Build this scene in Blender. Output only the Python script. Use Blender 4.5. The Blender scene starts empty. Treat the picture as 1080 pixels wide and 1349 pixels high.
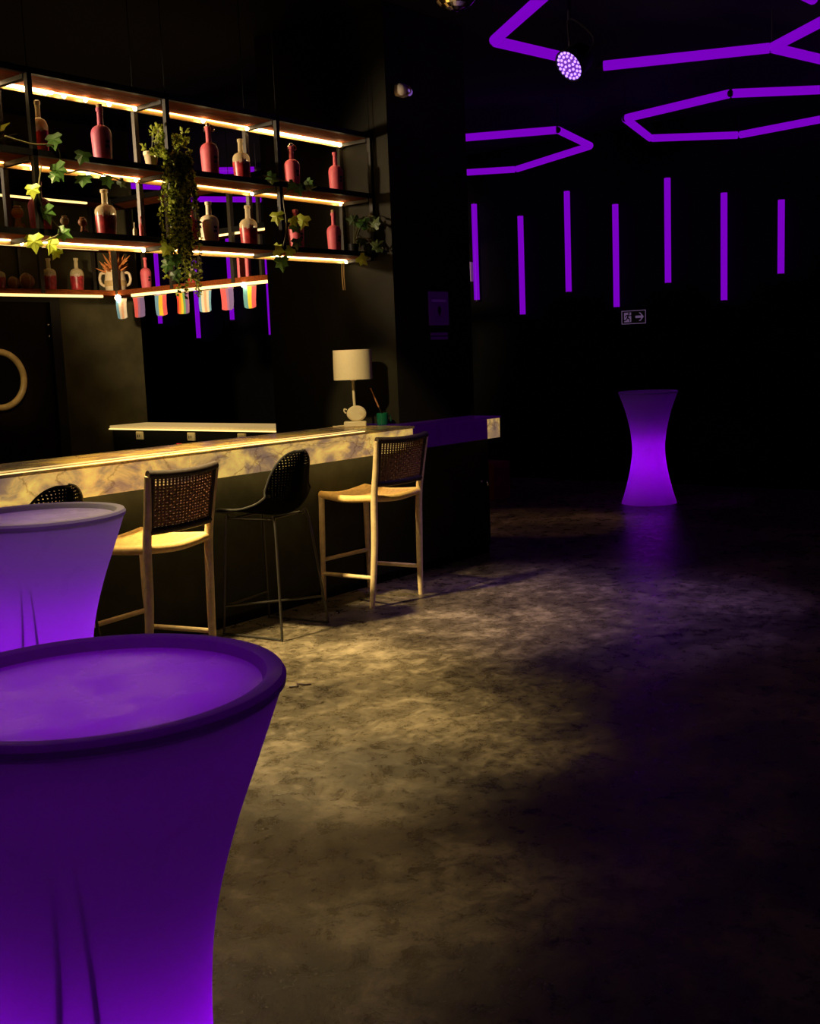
import bpy, math, random
from mathutils import Vector, Matrix
random.seed(7)
C = bpy.context.scene.collection
S = bpy.context.scene
PI = math.pi
H = 1.56

# ---------------------------------------------------------------- camera, world, lights, exposure
def make_camera():
    yaw, pitch, roll = math.radians(38.8523), math.radians(-8.0197), math.radians(-2.29855)
    fw = Vector((math.cos(yaw)*math.cos(pitch), math.sin(yaw)*math.cos(pitch), math.sin(pitch)))
    r = Vector((math.sin(yaw), -math.cos(yaw), 0)); u = r.cross(fw)
    r2 = r*math.cos(roll) + u*math.sin(roll); u2 = -r*math.sin(roll) + u*math.cos(roll)
    cd = bpy.data.cameras.new('camera'); co = bpy.data.objects.new('camera', cd); C.objects.link(co)
    m = Matrix((r2, u2, -fw)).transposed().to_4x4(); m.translation = (0, 0, H)
    co.matrix_world = m
    cd.sensor_fit = 'HORIZONTAL'; cd.sensor_width = 36; cd.lens = 1472.51*36/1080
    cd.clip_start = .02; cd.clip_end = 200
    S.camera = co
make_camera()
S.view_settings.view_transform = 'Standard'; S.view_settings.look = 'None'
S.view_settings.exposure = 0; S.view_settings.gamma = 1; S.view_settings.use_curve_mapping = False
W = bpy.data.worlds.new('world'); S.world = W; W.use_nodes = True
W.node_tree.nodes['Background'].inputs[0].default_value = (0.02, 0.0, 0.03, 1)
W.node_tree.nodes['Background'].inputs[1].default_value = .02

def light(kind, name, loc, col, e, aim=None, size=.1, spot=60, blend=.5, sy=None):
    d = bpy.data.lights.new(name, kind); d.color = col; d.energy = e
    o = bpy.data.objects.new(name, d); C.objects.link(o); o.location = loc
    if kind == 'AREA':
        d.size = size
        if sy: d.shape = 'RECTANGLE'; d.size_y = sy
    else:
        d.shadow_soft_size = size
    if kind == 'SPOT': d.spot_size = math.radians(spot); d.spot_blend = blend
    if aim:
        o.rotation_euler = (Vector(aim) - Vector(loc)).to_track_quat('-Z', 'Y').to_euler()
    return o
WARM = (1.0, .74, .33)
WHITE = (1.0, .80, .50)
light('SPOT', 'bar_spot_light', (4.0, 4.7, 3.8), WARM, 1350, (3.5, 3.5, 0), .12, 36, 1)  # unseen ceiling spot for the warm floor before the bar, no fixture modelled
light('SPOT', 'floor_spot_light', (2.6, 3.6, 3.8), WARM, 230, (2.15, 2.45, 0), .12, 29, 1)  # unseen spot carrying the warm floor light towards the nearest table
light('SPOT', 'stool_spot_light', (2.7, 4.95, 3.8), WARM, 1900, (4.75, 4.42, 0), .12, 40, 1)  # unseen spot from the left for seats and stool legs, no fixture modelled
light('SPOT', 'lamp_fill_light', (3.4, 4.4, 2.9), WARM, 260, (5.88, 5.2, 1.36), .05, 15, .5)  # added spot that brightens the unlit table lamp, no fixture behind it
light('SPOT', 'alcove_spot_light', (1.6, 7.6, 2.75), (1, .74, .45), 1150, (4.7, 5.35, 2.62), .12, 27, .8)  # unseen key spot lighting the shelf bottles from the left
light('SPOT', 'corner_fill_light', (3.4, 6.6, 2.5), (1, .74, .42), 900, (7.05, 8.3, 2.30), .10, 38, .6)  # added spot brightening flags, vase and bottles of the corner shelf
light('SPOT', 'door_fill_light', (4.4, 7.4, 3.0), WARM, 120, (5.86, 9.6, 1.48), .08, 14, .6)  # added spot that lifts the porthole ring out of the dark
light('SPOT', 'counter_fill_light', (4.9, 7.7, 2.0), WARM, 75, (7.1, 8.5, .87), .06, 42, .7)  # added spot brightening the socket plates under the worktop
light('SPOT', 'hatch_fill_light', (7.45, 7.9, 2.6), (1, .55, .25), 110, (8.5, 5.7, 0), .08, 30, .7)  # added hidden spot for the warm floor patch past the bar end
light('SPOT', 'dance_floor_fill_light', (6.3, 3.3, 3.8), (.45, .25, 1), 300, (5.8, 3.45, 0), .1, 48, 1)  # added violet wash over the floor, separate from the modelled stage light
light('SPOT', 'near_table_fill_light', (.7, 1.6, 3.7), (.36, 0, 1), 170, (.957, 1.39, 1.1), .05, 11.5, .5)  # added narrow violet spot that brightens the nearest tabletop

# ---------------------------------------------------------------- materials
def mat(name, col, rough=.5, metal=0, var=0, scale=8, bump=0, emit=None, estr=0, coat=0, spec=.5, col2=None, stretch=None):
    m = bpy.data.materials.new(name); m.use_nodes = True
    nt = m.node_tree; b = nt.nodes['Principled BSDF']
    b.inputs['Base Color'].default_value = (*col, 1); b.inputs['Roughness'].default_value = rough
    b.inputs['Metallic'].default_value = metal; b.inputs['Coat Weight'].default_value = coat
    b.inputs['Specular IOR Level'].default_value = spec
    if emit: b.inputs['Emission Color'].default_value = (*emit, 1); b.inputs['Emission Strength'].default_value = estr
    if var or bump or col2:
        tc = nt.nodes.new('ShaderNodeTexCoord'); mp = nt.nodes.new('ShaderNodeMapping')
        if stretch: mp.inputs['Scale'].default_value = stretch
        nz = nt.nodes.new('ShaderNodeTexNoise'); nz.inputs['Scale'].default_value = scale
        nz.inputs['Detail'].default_value = 6
        nt.links.new(tc.outputs['Object'], mp.inputs[0]); nt.links.new(mp.outputs[0], nz.inputs['Vector'])
        if var or col2:
            c2 = col2 or tuple(max(0, c*(1-var)) for c in col)
            rp = nt.nodes.new('ShaderNodeValToRGB')
            rp.color_ramp.elements[0].position = .35; rp.color_ramp.elements[1].position = .65
            rp.color_ramp.elements[0].color = (*c2, 1); rp.color_ramp.elements[1].color = (*col, 1)
            nt.links.new(nz.outputs['Fac'], rp.inputs[0]); nt.links.new(rp.outputs[0], b.inputs['Base Color'])
        if bump:
            bp = nt.nodes.new('ShaderNodeBump'); bp.inputs['Strength'].default_value = bump
            bp.inputs['Distance'].default_value = .01
            nt.links.new(nz.outputs['Fac'], bp.inputs['Height']); nt.links.new(bp.outputs[0], b.inputs['Normal'])
    return m

def floor_mat():
    m = bpy.data.materials.new('polished_concrete'); m.use_nodes = True
    nt = m.node_tree; N = nt.nodes.new; L = nt.links.new; b = nt.nodes['Principled BSDF']
    tc = N('ShaderNodeTexCoord')
    def noise(sc, det, rough=.6, dist=0):
        n = N('ShaderNodeTexNoise'); n.inputs['Scale'].default_value = sc; n.inputs['Detail'].default_value = det
        n.inputs['Roughness'].default_value = rough; n.inputs['Distortion'].default_value = dist
        L(tc.outputs['Object'], n.inputs['Vector']); return n
    a = noise(1.3, 12, .72, .3); c = noise(9, 12, .8, .4); d = noise(38, 5, .7)
    mix = N('ShaderNodeMix'); mix.data_type = 'FLOAT'; mix.inputs[0].default_value = .42
    L(a.outputs['Fac'], mix.inputs[2]); L(c.outputs['Fac'], mix.inputs[3])
    rp = N('ShaderNodeValToRGB'); e = rp.color_ramp.elements
    e[0].position = .40; e[0].color = (.022, .017, .013, 1)
    e[1].position = .61; e[1].color = (.32, .262, .175, 1)
    k = e.new(.505); k.color = (.105, .085, .055, 1)
    L(mix.outputs[0], rp.inputs[0])
    # small dark pits and specks
    pr = N('ShaderNodeValToRGB'); pr.color_ramp.elements[0].position = .33; pr.color_ramp.elements[1].position = .42
    pr.color_ramp.elements[0].color = (.25, .22, .2, 1)
    L(d.outputs['Fac'], pr.inputs[0])
    mu = N('ShaderNodeMix'); mu.data_type = 'RGBA'; mu.blend_type = 'MULTIPLY'; mu.inputs[0].default_value = 1
    L(rp.outputs[0], mu.inputs[6]); L(pr.outputs[0], mu.inputs[7]); L(mu.outputs[2], b.inputs['Base Color'])
    rr = N('ShaderNodeMapRange'); rr.inputs[1].default_value = .35; rr.inputs[2].default_value = .65
    rr.inputs[3].default_value = .16; rr.inputs[4].default_value = .5
    L(c.outputs['Fac'], rr.inputs[0]); L(rr.outputs[0], b.inputs['Roughness'])
    b.inputs['Specular IOR Level'].default_value = .5
    bp = N('ShaderNodeBump'); bp.inputs['Strength'].default_value = .6; bp.inputs['Distance'].default_value = .012
    L(mix.outputs[0], bp.inputs['Height']); L(bp.outputs[0], b.inputs['Normal'])
    return m

def onyx_mat(name, strength, tint=None):
    m = bpy.data.materials.new(name); m.use_nodes = True
    nt = m.node_tree; N = nt.nodes.new; L = nt.links.new; b = nt.nodes['Principled BSDF']
    tc = N('ShaderNodeTexCoord'); mp = N('ShaderNodeMapping'); mp.inputs['Scale'].default_value = (1, 1, 1.6)
    L(tc.outputs['Object'], mp.inputs[0])
    n1 = N('ShaderNodeTexNoise'); n1.inputs['Scale'].default_value = 4.2; n1.inputs['Detail'].default_value = 7
    n1.inputs['Roughness'].default_value = .6; n1.inputs['Distortion'].default_value = .45
    L(mp.outputs[0], n1.inputs['Vector'])
    rp = N('ShaderNodeValToRGB'); e = rp.color_ramp.elements
    e[0].position = .30; e[0].color = (.15, .095, .07, 1)
    e[1].position = .70; e[1].color = (.84, .56, .11, 1)
    k = e.new(.42); k.color = (.25, .15, .075, 1)
    k = e.new(.52); k.color = (.48, .30, .085, 1)
    L(n1.outputs['Fac'], rp.inputs[0])
    # thin dark veins
    v = N('ShaderNodeTexVoronoi'); v.feature = 'DISTANCE_TO_EDGE'; v.inputs['Scale'].default_value = 2.6
    ad = N('ShaderNodeMix'); ad.data_type = 'RGBA'; ad.blend_type = 'ADD'; ad.inputs[0].default_value = .25
    L(mp.outputs[0], ad.inputs[6]); L(n1.outputs['Color'], ad.inputs[7]); L(ad.outputs[2], v.inputs['Vector'])
    vr = N('ShaderNodeValToRGB'); vr.color_ramp.elements[0].position = .0; vr.color_ramp.elements[1].position = .022
    vr.color_ramp.elements[0].color = (.5, .42, .42, 1)
    L(v.outputs['Distance'], vr.inputs[0])
    mu = N('ShaderNodeMix'); mu.data_type = 'RGBA'; mu.blend_type = 'MULTIPLY'; mu.inputs[0].default_value = .8
    L(rp.outputs[0], mu.inputs[6]); L(vr.outputs[0], mu.inputs[7])
    out = mu.outputs[2]
    L(out, b.inputs['Base Color'])
    if tint:
        t = N('ShaderNodeMix'); t.data_type = 'RGBA'; t.blend_type = 'MULTIPLY'; t.inputs[0].default_value = 1
        t.inputs[7].default_value = (*tint, 1); L(out, t.inputs[6]); L(t.outputs[2], b.inputs['Emission Color'])
    else:
        L(out, b.inputs['Emission Color'])
    b.inputs['Emission Strength'].default_value = strength
    b.inputs['Roughness'].default_value = .22
    return m

def shell_mat(name, col, trans=.5, gloss=.05, rough=.3):
    m = bpy.data.materials.new(name); m.use_nodes = True
    nt = m.node_tree; nt.nodes.remove(nt.nodes['Principled BSDF']); N = nt.nodes.new; L = nt.links.new
    out = nt.nodes['Material Output']
    d = N('ShaderNodeBsdfDiffuse'); t = N('ShaderNodeBsdfTranslucent'); g = N('ShaderNodeBsdfGlossy')
    for x in (d, t): x.inputs['Color'].default_value = (*col, 1)
    g.inputs['Roughness'].default_value = rough
    tc = N('ShaderNodeTexCoord'); n = N('ShaderNodeTexNoise'); n.inputs['Scale'].default_value = 9; n.inputs['Detail'].default_value = 7
    L(tc.outputs['Object'], n.inputs['Vector'])
    mr = N('ShaderNodeMapRange'); mr.inputs[1].default_value = .4; mr.inputs[2].default_value = .65
    mr.inputs[3].default_value = rough*.7; mr.inputs[4].default_value = rough*1.9
    L(n.outputs['Fac'], mr.inputs[0]); L(mr.outputs[0], g.inputs['Roughness'])
    a = N('ShaderNodeMixShader'); a.inputs[0].default_value = trans; L(d.outputs[0], a.inputs[1]); L(t.outputs[0], a.inputs[2])
    c = N('ShaderNodeMixShader'); c.inputs[0].default_value = gloss; L(a.outputs[0], c.inputs[1]); L(g.outputs[0], c.inputs[2])
    L(c.outputs[0], out.inputs[0])
    return m

def thin_glass(name, tint, clear=.6, rough=.12):
    m = bpy.data.materials.new(name); m.use_nodes = True
    nt = m.node_tree; b = nt.nodes['Principled BSDF']; N = nt.nodes.new; L = nt.links.new
    b.inputs['Base Color'].default_value = (*tint, 1); b.inputs['Roughness'].default_value = rough
    t = N('ShaderNodeBsdfTransparent'); t.inputs[0].default_value = (.95, .93, .88, 1)
    lw = N('ShaderNodeLayerWeight'); lw.inputs[0].default_value = .35
    mr = N('ShaderNodeMapRange'); mr.inputs[3].default_value = clear; mr.inputs[4].default_value = clear*.35
    L(lw.outputs['Facing'], mr.inputs[0])
    x = N('ShaderNodeMixShader'); L(mr.outputs[0], x.inputs[0]); L(b.outputs[0], x.inputs[1]); L(t.outputs[0], x.inputs[2])
    L(x.outputs[0], nt.nodes['Material Output'].inputs[0])
    return m

def perforated_mat():
    m = bpy.data.materials.new('perforated_black_plastic'); m.use_nodes = True
    nt = m.node_tree; b = nt.nodes['Principled BSDF']; N = nt.nodes.new; L = nt.links.new
    b.inputs['Base Color'].default_value = (.004, .004, .004, 1); b.inputs['Roughness'].default_value = .75; b.inputs['Specular IOR Level'].default_value = .02
    uv = N('ShaderNodeTexCoord'); mp = N('ShaderNodeMapping'); mp.inputs['Scale'].default_value = (62, 62, 1)
    L(uv.outputs['UV'], mp.inputs[0])
    v = N('ShaderNodeTexVoronoi'); v.inputs['Scale'].default_value = 1; v.inputs['Randomness'].default_value = .12
    L(mp.outputs[0], v.inputs['Vector'])
    lt = N('ShaderNodeMath'); lt.operation = 'LESS_THAN'; lt.inputs[1].default_value = .21; L(v.outputs['Distance'], lt.inputs[0])
    t = N('ShaderNodeBsdfTransparent'); x = N('ShaderNodeMixShader')
    L(lt.outputs[0], x.inputs[0]); L(b.outputs[0], x.inputs[1]); L(t.outputs[0], x.inputs[2])
    L(x.outputs[0], nt.nodes['Material Output'].inputs[0])
    return m

M = {}
M['floor'] = floor_mat()
M['ceiling'] = mat('black_ceiling_paint', (.0015, .0015, .0015), .9, var=.4, scale=3)
M['black_wall'] = mat('black_wall_paint', (.004, .004, .004), .8, var=.4, scale=4, bump=.1, spec=.2)
M['olive_wall'] = mat('charcoal_wall_plaster', (.022, .020, .0125), .8, var=.3, scale=5, bump=.15, spec=.2)
M['bar_base'] = mat('charcoal_bar_panel', (.036, .036, .019), .7, spec=.2, var=.3, scale=10)
M['door'] = mat('dark_red_brown_door', (.010, .004, .003), .7, spec=.1, var=.5, scale=3, stretch=(8, 8, 1))
M['steel_black'] = mat('black_powder_coated_steel', (.006, .0055, .005), .5, spec=.2, var=.3, scale=30)
M['post'] = mat('dark_bronze_steel', (.045, .036, .024), .45, metal=.3, var=.3, scale=30)
M['board'] = mat('stained_shelf_wood', (.26, .060, .013), .9, var=.55, spec=.05, scale=14, stretch=(1, 9, 9), bump=.1)
M['brass_rail'] = mat('brushed_brass_rail', (.55, .36, .12), .4, metal=.3, var=.2, scale=30, stretch=(1, 9, 9))
M['led'] = mat('warm_led_strip', (1, .8, .5), .5, emit=(1, .56, .17), estr=9)
M['led_hot'] = mat('bright_led_strip', (1, .85, .6), .5, emit=(1, .70, .32), estr=15)
M['led_front'] = mat('diffused_led_strip', (1, .8, .5), .5, emit=(1, .70, .24), estr=1.7)
M['led_under'] = mat('under_counter_led', (1, .8, .5), .5, emit=(1, .66, .24), estr=11)
M['bulb'] = mat('fairy_light_bulb', (1, .9, .7), .3, emit=(1, .74, .38), estr=30)
M['tube'] = mat('violet_light_tube', (.01, .0, .02), .4, spec=.1, emit=(.185, .0, .52), estr=1.0)
M['tube_cap'] = mat('black_tube_cap', (.02, .01, .03), .5, var=.3)
M['onyx_lit'] = onyx_mat('backlit_onyx', 1.05)
M['onyx_violet_light'] = mat('onyx_painted_violet_light', (.05, .02, .07), .25, var=.5, scale=5, emit=(.008, 0, .022), estr=1)  # violet light on the unlit stone put into base colour and emission
M['onyx_top'] = onyx_mat('onyx_top_reflected_glow', .13)  # shelf light reflected in the polished top put in as faint emission
M['reflection_line'] = mat('painted_led_reflection', (.8, .6, .3), .3, emit=(.85, .55, .18), estr=.85, var=.2, scale=9)  # emissive gold imitating a shelf LED reflected in the bar top
M['counter'] = mat('pale_glowing_stone', (.75, .60, .34), .3, emit=(.8, .52, .17), estr=.55, var=.35, scale=20, stretch=(8, 1, 8))  # lit look of the pale stone put in as emission
M['plastic_shell'] = shell_mat('white_translucent_plastic', (.66, .66, .66), .58, .04, .35)
M['plastic_rim'] = mat('white_plastic_rim', (.5, .5, .5), .32, var=.2, scale=14)
M['rim_shell'] = shell_mat('thick_plastic_rim', (.6, .6, .6), .3, .05, .3)
M['plastic_top'] = shell_mat('worn_translucent_tabletop', (.75, .75, .75), .35, .16, .26)
M['cane_frame'] = mat('pale_cane_frame', (.82, .63, .34), .5, var=.2, scale=25)
M['cane_seat'] = mat('woven_cane_cord', (.90, .60, .21), .6, var=.2, scale=40)
M['brown_weave'] = mat('brown_rope_weave', (.24, .115, .065), .7, var=.4, scale=60)
M['back_shade'] = mat('dark_shaded_back_frame', (.04, .024, .015), .7, var=.4, scale=60)  # shade on the rear of the cane back frame painted dark brown
M['perf'] = perforated_mat()
M['black_plastic'] = mat('black_plastic_edge', (.03, .03, .028), .35, var=.2)
M['wire'] = mat('black_steel_rod', (.07, .064, .054), .35, metal=.5, var=.2)
M['pink'] = mat('pink_frosted_glass', (.74, .125, .165), .55, var=.12, scale=20)
M['violet'] = mat('rose_violet_frosted_glass', (.55, .10, .19), .5, var=.2, scale=12)
M['cream'] = mat('cream_ceramic', (.78, .62, .38), .45, var=.12, scale=20)
M['white_glaze'] = mat('white_bottle_glaze', (.80, .68, .44), .45, var=.08, scale=20)
M['glass'] = thin_glass('clear_bottle_glass', (.95, .80, .45), .58)  # cream tint holds the LED light reflected in the clear glass
M['liquid'] = mat('deep_red_liquor', (.58, .040, .045), .35, var=.6, scale=26)
M['liquid_orange'] = mat('orange_red_liquor', (.80, .10, .03), .25, var=.5, scale=18, col2=(.6, .03, .03))
M['cork'] = mat('cork_stopper', (.55, .36, .16), .8, var=.4, scale=60)
M['silver'] = mat('brushed_steel_stopper', (.75, .7, .6), .25, metal=1)
M['ink'] = mat('dark_print', (.03, .012, .018), .6, var=.2)
M['ink_red'] = mat('dark_red_print', (.25, .02, .03), .6, var=.2)
M['ink_cream'] = mat('pale_print', (.75, .55, .40), .6, var=.2)
M['wood_orn'] = mat('turned_wood', (.42, .17, .06), .45, var=.4, scale=25, stretch=(1, 1, 6))
M['bone'] = mat('pale_carved_wood', (.62, .45, .25), .5, var=.3, scale=30)
M['dry_orange'] = mat('orange_dried_petals', (.75, .26, .06), .7, var=.4, scale=30)
M['leaf'] = shell_mat('ivy_leaf_green', (.065, .16, .028), .4, .04, .4)
M['leaf_light'] = shell_mat('pale_ivy_leaf_green', (.42, .50, .05), .45, .04, .4)  # paler, yellower copy of the ivy leaf green
M['leaf_dark'] = mat('dark_foliage_green', (.05, .085, .02), .5, var=.5, scale=30)
M['leaf_olive'] = shell_mat('small_leaf_green', (.46, .53, .08), .45, .04, .4)
M['stem'] = mat('vine_stem', (.10, .09, .03), .6, var=.3)
M['shade'] = mat('white_linen_shade', (.82, .72, .52), .8, var=.07, scale=120)
M['lamp_white'] = mat('white_painted_metal', (.80, .70, .48), .45, var=.06)
M['green_glass'] = thin_glass('green_glass', (.01, .16, .09), .25)
M['copper'] = mat('copper_pen', (.72, .33, .16), .35, metal=.4, var=.2)
M['dark_pen'] = mat('dark_pen_barrel', (.02, .015, .012), .4, var=.2)
M['sign_black'] = mat('black_sign_plate', (.02, .016, .024), .5, var=.2)
M['sign_glow'] = mat('violet_lit_sign_print', (.10, .08, .12), .5, emit=(.085, .05, .11), estr=1)  # violet tube light falling on the print put in as emission
M['chrome'] = mat('chrome', (.7, .66, .6), .15, metal=1)
M['mirror'] = mat('mirror_tiles', (.85, .8, .75), .06, metal=1)
M['gold'] = mat('gold_ring', (.9, .6, .2), .25, metal=1)
M['red_box'] = mat('dark_red_paint', (.32, .015, .015), .5, var=.4, scale=6)
M['socket'] = mat('ivory_socket_plate', (.92, .80, .50), .45, var=.05)
M['red_led'] = mat('red_indicator', (.6, .02, .02), .4, emit=(.6, .02, .02), estr=1)
M['par_led'] = mat('violet_stage_led', (.5, .4, .8), .3, emit=(.40, .22, 1.0), estr=2.2)
M['par_face'] = mat('violet_lit_lens_plate', (.2, .1, .3), .4, emit=(.10, .01, .30), estr=1)
M['par_face_dim'] = mat('faint_violet_print_glow', (.10, .03, .15), .5, emit=(.012, .002, .03), estr=1)  # dim light on the notice heading put in as emission
M['lamp_grey'] = mat('grey_plastic_housing', (.75, .66, .60), .5, var=.2)
M['lens'] = mat('violet_lens', (.3, .15, .5), .2, emit=(.14, .06, .30), estr=1)
M['purple_paper'] = mat('violet_glow_notice', (.06, .02, .09), .6, var=.3, emit=(.005, .0, .012), estr=1)  # dim violet light on the notice put in as faint emission
M['porthole'] = mat('oak_porthole_ring', (.62, .42, .17), .4, var=.3, scale=12)
M['dark_glass'] = mat('dark_door_glass', (.004, .004, .005), .1)
FL = {}
for n, c in dict(blue=(.17, .40, .66), white=(.82, .74, .60), peach=(.80, .46, .28), pink=(.80, .12, .14), purple=(.38, .17, .36),
                 indigo=(.20, .14, .40), yellow=(.85, .62, .04), red=(.72, .06, .04), orange=(.85, .26, .03), green=(.16, .42, .16), teal=(.12, .36, .42)).items():
    FL[n] = mat(n + '_flag_cloth', c, .8, var=.08, scale=60)

# ---------------------------------------------------------------- mesh helpers
class MB:
    def __init__(s): s.v = []; s.f = []; s.m = []; s.uv = None
    def add(s, vs, fs, mi=0):
        o = len(s.v); s.v += [tuple(p) for p in vs]; s.f += [tuple(i+o for i in f) for f in fs]; s.m += [mi]*len(fs); return s
    def box(s, x0, y0, z0, x1, y1, z1, mi=0, M4=None):
        p = [(x0,y0,z0),(x1,y0,z0),(x1,y1,z0),(x0,y1,z0),(x0,y0,z1),(x1,y0,z1),(x1,y1,z1),(x0,y1,z1)]
        if M4: p = [M4 @ Vector(q) for q in p]
        return s.add(p, [(0,3,2,1),(4,5,6,7),(0,1,5,4),(1,2,6,5),(2,3,7,6),(3,0,4,7)], mi)
    def tube(s, pts, r, n=8, mi=0, closed=False):
        pts = [Vector(p) for p in pts]; k = len(pts)
        rs = r if isinstance(r, (list, tuple)) else [r]*k
        vs = []; nrm = None
        for i, p in enumerate(pts):
            a = pts[i-1] if (i or closed) else p; b = pts[(i+1) % k] if (i < k-1 or closed) else p
            t = (b - a).normalized()
            if nrm is None:
                nrm = t.orthogonal().normalized()
            else:
                nrm = (nrm - t*nrm.dot(t)).normalized()
            bn = t.cross(nrm)
            for j in range(n):
                an = 2*PI*j/n; vs.append(p + (nrm*math.cos(an) + bn*math.sin(an))*rs[i])
        fs = []
        for i in range(k if closed else k-1):
            for j in range(n):
                a = i*n + j; b = i*n + (j+1) % n; c = ((i+1) % k)*n + (j+1) % n; d = ((i+1) % k)*n + j
                fs.append((a, b, c, d))
        if not closed:
            fs.append(tuple(reversed(range(n)))); fs.append(tuple(range((k-1)*n, k*n)))
        return s.add(vs, fs, mi)
    def lathe(s, prof, n=24, c=(0,0,0), mi=0, M4=None, rf=None):
        vs = []; fs = []
        for i, (r, z) in enumerate(prof):
            for j in range(n):
                a = 2*PI*j/n; rr = r if rf is None else rf(r, z, a)
                p = Vector((c[0]+rr*math.cos(a), c[1]+rr*math.sin(a), c[2]+z))
                vs.append(M4 @ p if M4 else p)
        for i in range(len(prof)-1):
            for j in range(n):
                fs.append((i*n+j, i*n+(j+1) % n, (i+1)*n+(j+1) % n, (i+1)*n+j))
        if prof[0][0] > 1e-6 and prof[0][0] < .9: pass
        return s.add(vs, fs, mi)
    def ball(s, c, r, n=10, mi=0, sc=(1,1,1)):
        c = Vector(c); k = max(4, n//2)
        prof = [(max(1e-5, math.sin(PI*i/k)*r), -math.cos(PI*i/k)*r) for i in range(k+1)]
        vs = []; fs = []
        for (rr, z) in prof:
            for j in range(n):
                a = 2*PI*j/n; vs.append((c.x+rr*math.cos(a)*sc[0], c.y+rr*math.sin(a)*sc[1], c.z+z*sc[2]))
        for i in range(k):
            for j in range(n): fs.append((i*n+j, i*n+(j+1) % n, (i+1)*n+(j+1) % n, (i+1)*n+j))
        return s.add(vs, fs, mi)
    def build(s, name, mats, parent=None, smooth=True, bevel=0, loc=None):
        me = bpy.data.meshes.new(name); me.from_pydata(s.v, [], s.f)
        if not isinstance(mats, (list, tuple)): mats = [mats]
        for m in mats: me.materials.append(m)
        for p, mi in zip(me.polygons, s.m): p.material_index = mi
        if s.uv:
            l = me.uv_layers.new(name='UVMap')
            for p in me.polygons:
                for li in p.loop_indices: l.data[li].uv = s.uv[me.loops[li].vertex_index]
        me.update()
        if smooth: me.shade_smooth(); me.set_sharp_from_angle(angle=.65)
        o = bpy.data.objects.new(name, me); C.objects.link(o)
        if parent: o.parent = parent
        if loc: o.location = loc
        if bevel:
            b = o.modifiers.new('bevel', 'BEVEL'); b.width = bevel; b.segments = 2; b.limit_method = 'ANGLE'
        return o

def thing(name, label, cat, loc=(0,0,0), rz=0, group=None):
    o = bpy.data.objects.new(name, None); C.objects.link(o); o.location = loc; o.rotation_euler = (0,0,rz)
    o.empty_display_size = .05
    o['label'] = label; o['category'] = cat
    if group: o['group'] = group
    return o
def tag(o, label, cat, group=None):
    o['label'] = label; o['category'] = cat
    if group: o['group'] = group
    return o
def struct(o):
    o['kind'] = 'structure'; return o
def stuff(o):
    o['kind'] = 'stuff'; return o
def copy_tree(o, parent=None):
    c = o.copy(); C.objects.link(c); c.parent = parent
    for ch in list(o.children): copy_tree(ch, c)
    return c
def B(*a): return MB().box(*a)
def smoothcurve(pts, n=6):
    pts = [Vector(p) for p in pts]; out = []
    for i in range(len(pts)-1):
        p0 = pts[max(0, i-1)]; p1 = pts[i]; p2 = pts[i+1]; p3 = pts[min(len(pts)-1, i+2)]
        for k in range(n):
            t = k/n
            out.append(.5*((2*p1)+(-p0+p2)*t+(2*p0-5*p1+4*p2-p3)*t*t+(-p0+3*p1-3*p2+p3)*t**3))
    out.append(pts[-1]); return out

# ---------------------------------------------------------------- the setting
CE = 3.95
struct(B(-4, -4, -.1, 16, 16, 0).build('floor', M['floor'], smooth=False))
struct(B(-4, -4, CE, 16, 16, CE+.1).build('ceiling', M['ceiling'], smooth=False))
struct(B(11.58, -4, 0, 11.7, 16, CE).build('wall_far', M['black_wall'], smooth=False))
M['back_wall'] = mat('olive_grey_back_wall', (.085, .075, .036), .85, var=.35, scale=4, bump=.15, spec=.15)
struct(B(-4, 9.68, 0, 7.61, 9.8, CE).build('wall_back', M['back_wall'], smooth=False))
struct(B(6.2, 5.06, 0, 7.13, 6.31, CE).build('wall_pier', M['olive_wall'], smooth=False))
struct(B(7.58, 6.31, 0, 7.66, 9.68, .90).build('wall_low', M['black_wall'], smooth=False))
struct(B(-4, -4, 0, 16, -3.9, CE).build('wall_right', M['black_wall'], smooth=False))
struct(B(-4, 15.9, 0, 16, 16, CE).build('wall_left', M['black_wall'], smooth=False))

# door with a round window behind the bar, left edge of the picture
def door():
    d = B(4.75, 9.63, 0, 6.47, 9.68, 2.20).build('door_1', M['door'], smooth=False); struct(d)
    f = MB().box(6.47, 9.60, 0, 6.58, 9.68, 2.26).box(4.64, 9.60, 0, 4.75, 9.68, 2.26).box(4.75, 9.60, 2.20, 6.47, 9.68, 2.26)
    f.build('door_frame', M['steel_black'], d, smooth=False)
    ring = [(5.864+.262*math.cos(2*PI*i/48), 9.615, 1.475+.262*math.sin(2*PI*i/48)) for i in range(48)]
    MB().tube(ring, .032, 10, closed=True).build('porthole_ring', M['porthole'], d)
    MB().lathe([(1e-4, 0), (.24, 0), (.24, .01), (1e-4, .01)], 40, M4=Matrix.Translation((5.864, 9.628, 1.475)) @ Matrix.Rotation(PI/2, 4, 'X')).build('porthole_glass', M['dark_glass'], d)
    for z in (1.986, 1.876):
        MB().ball((6.44, 9.615, z), .014, 10).build('door_screw', M['chrome'], d)
door()

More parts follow.
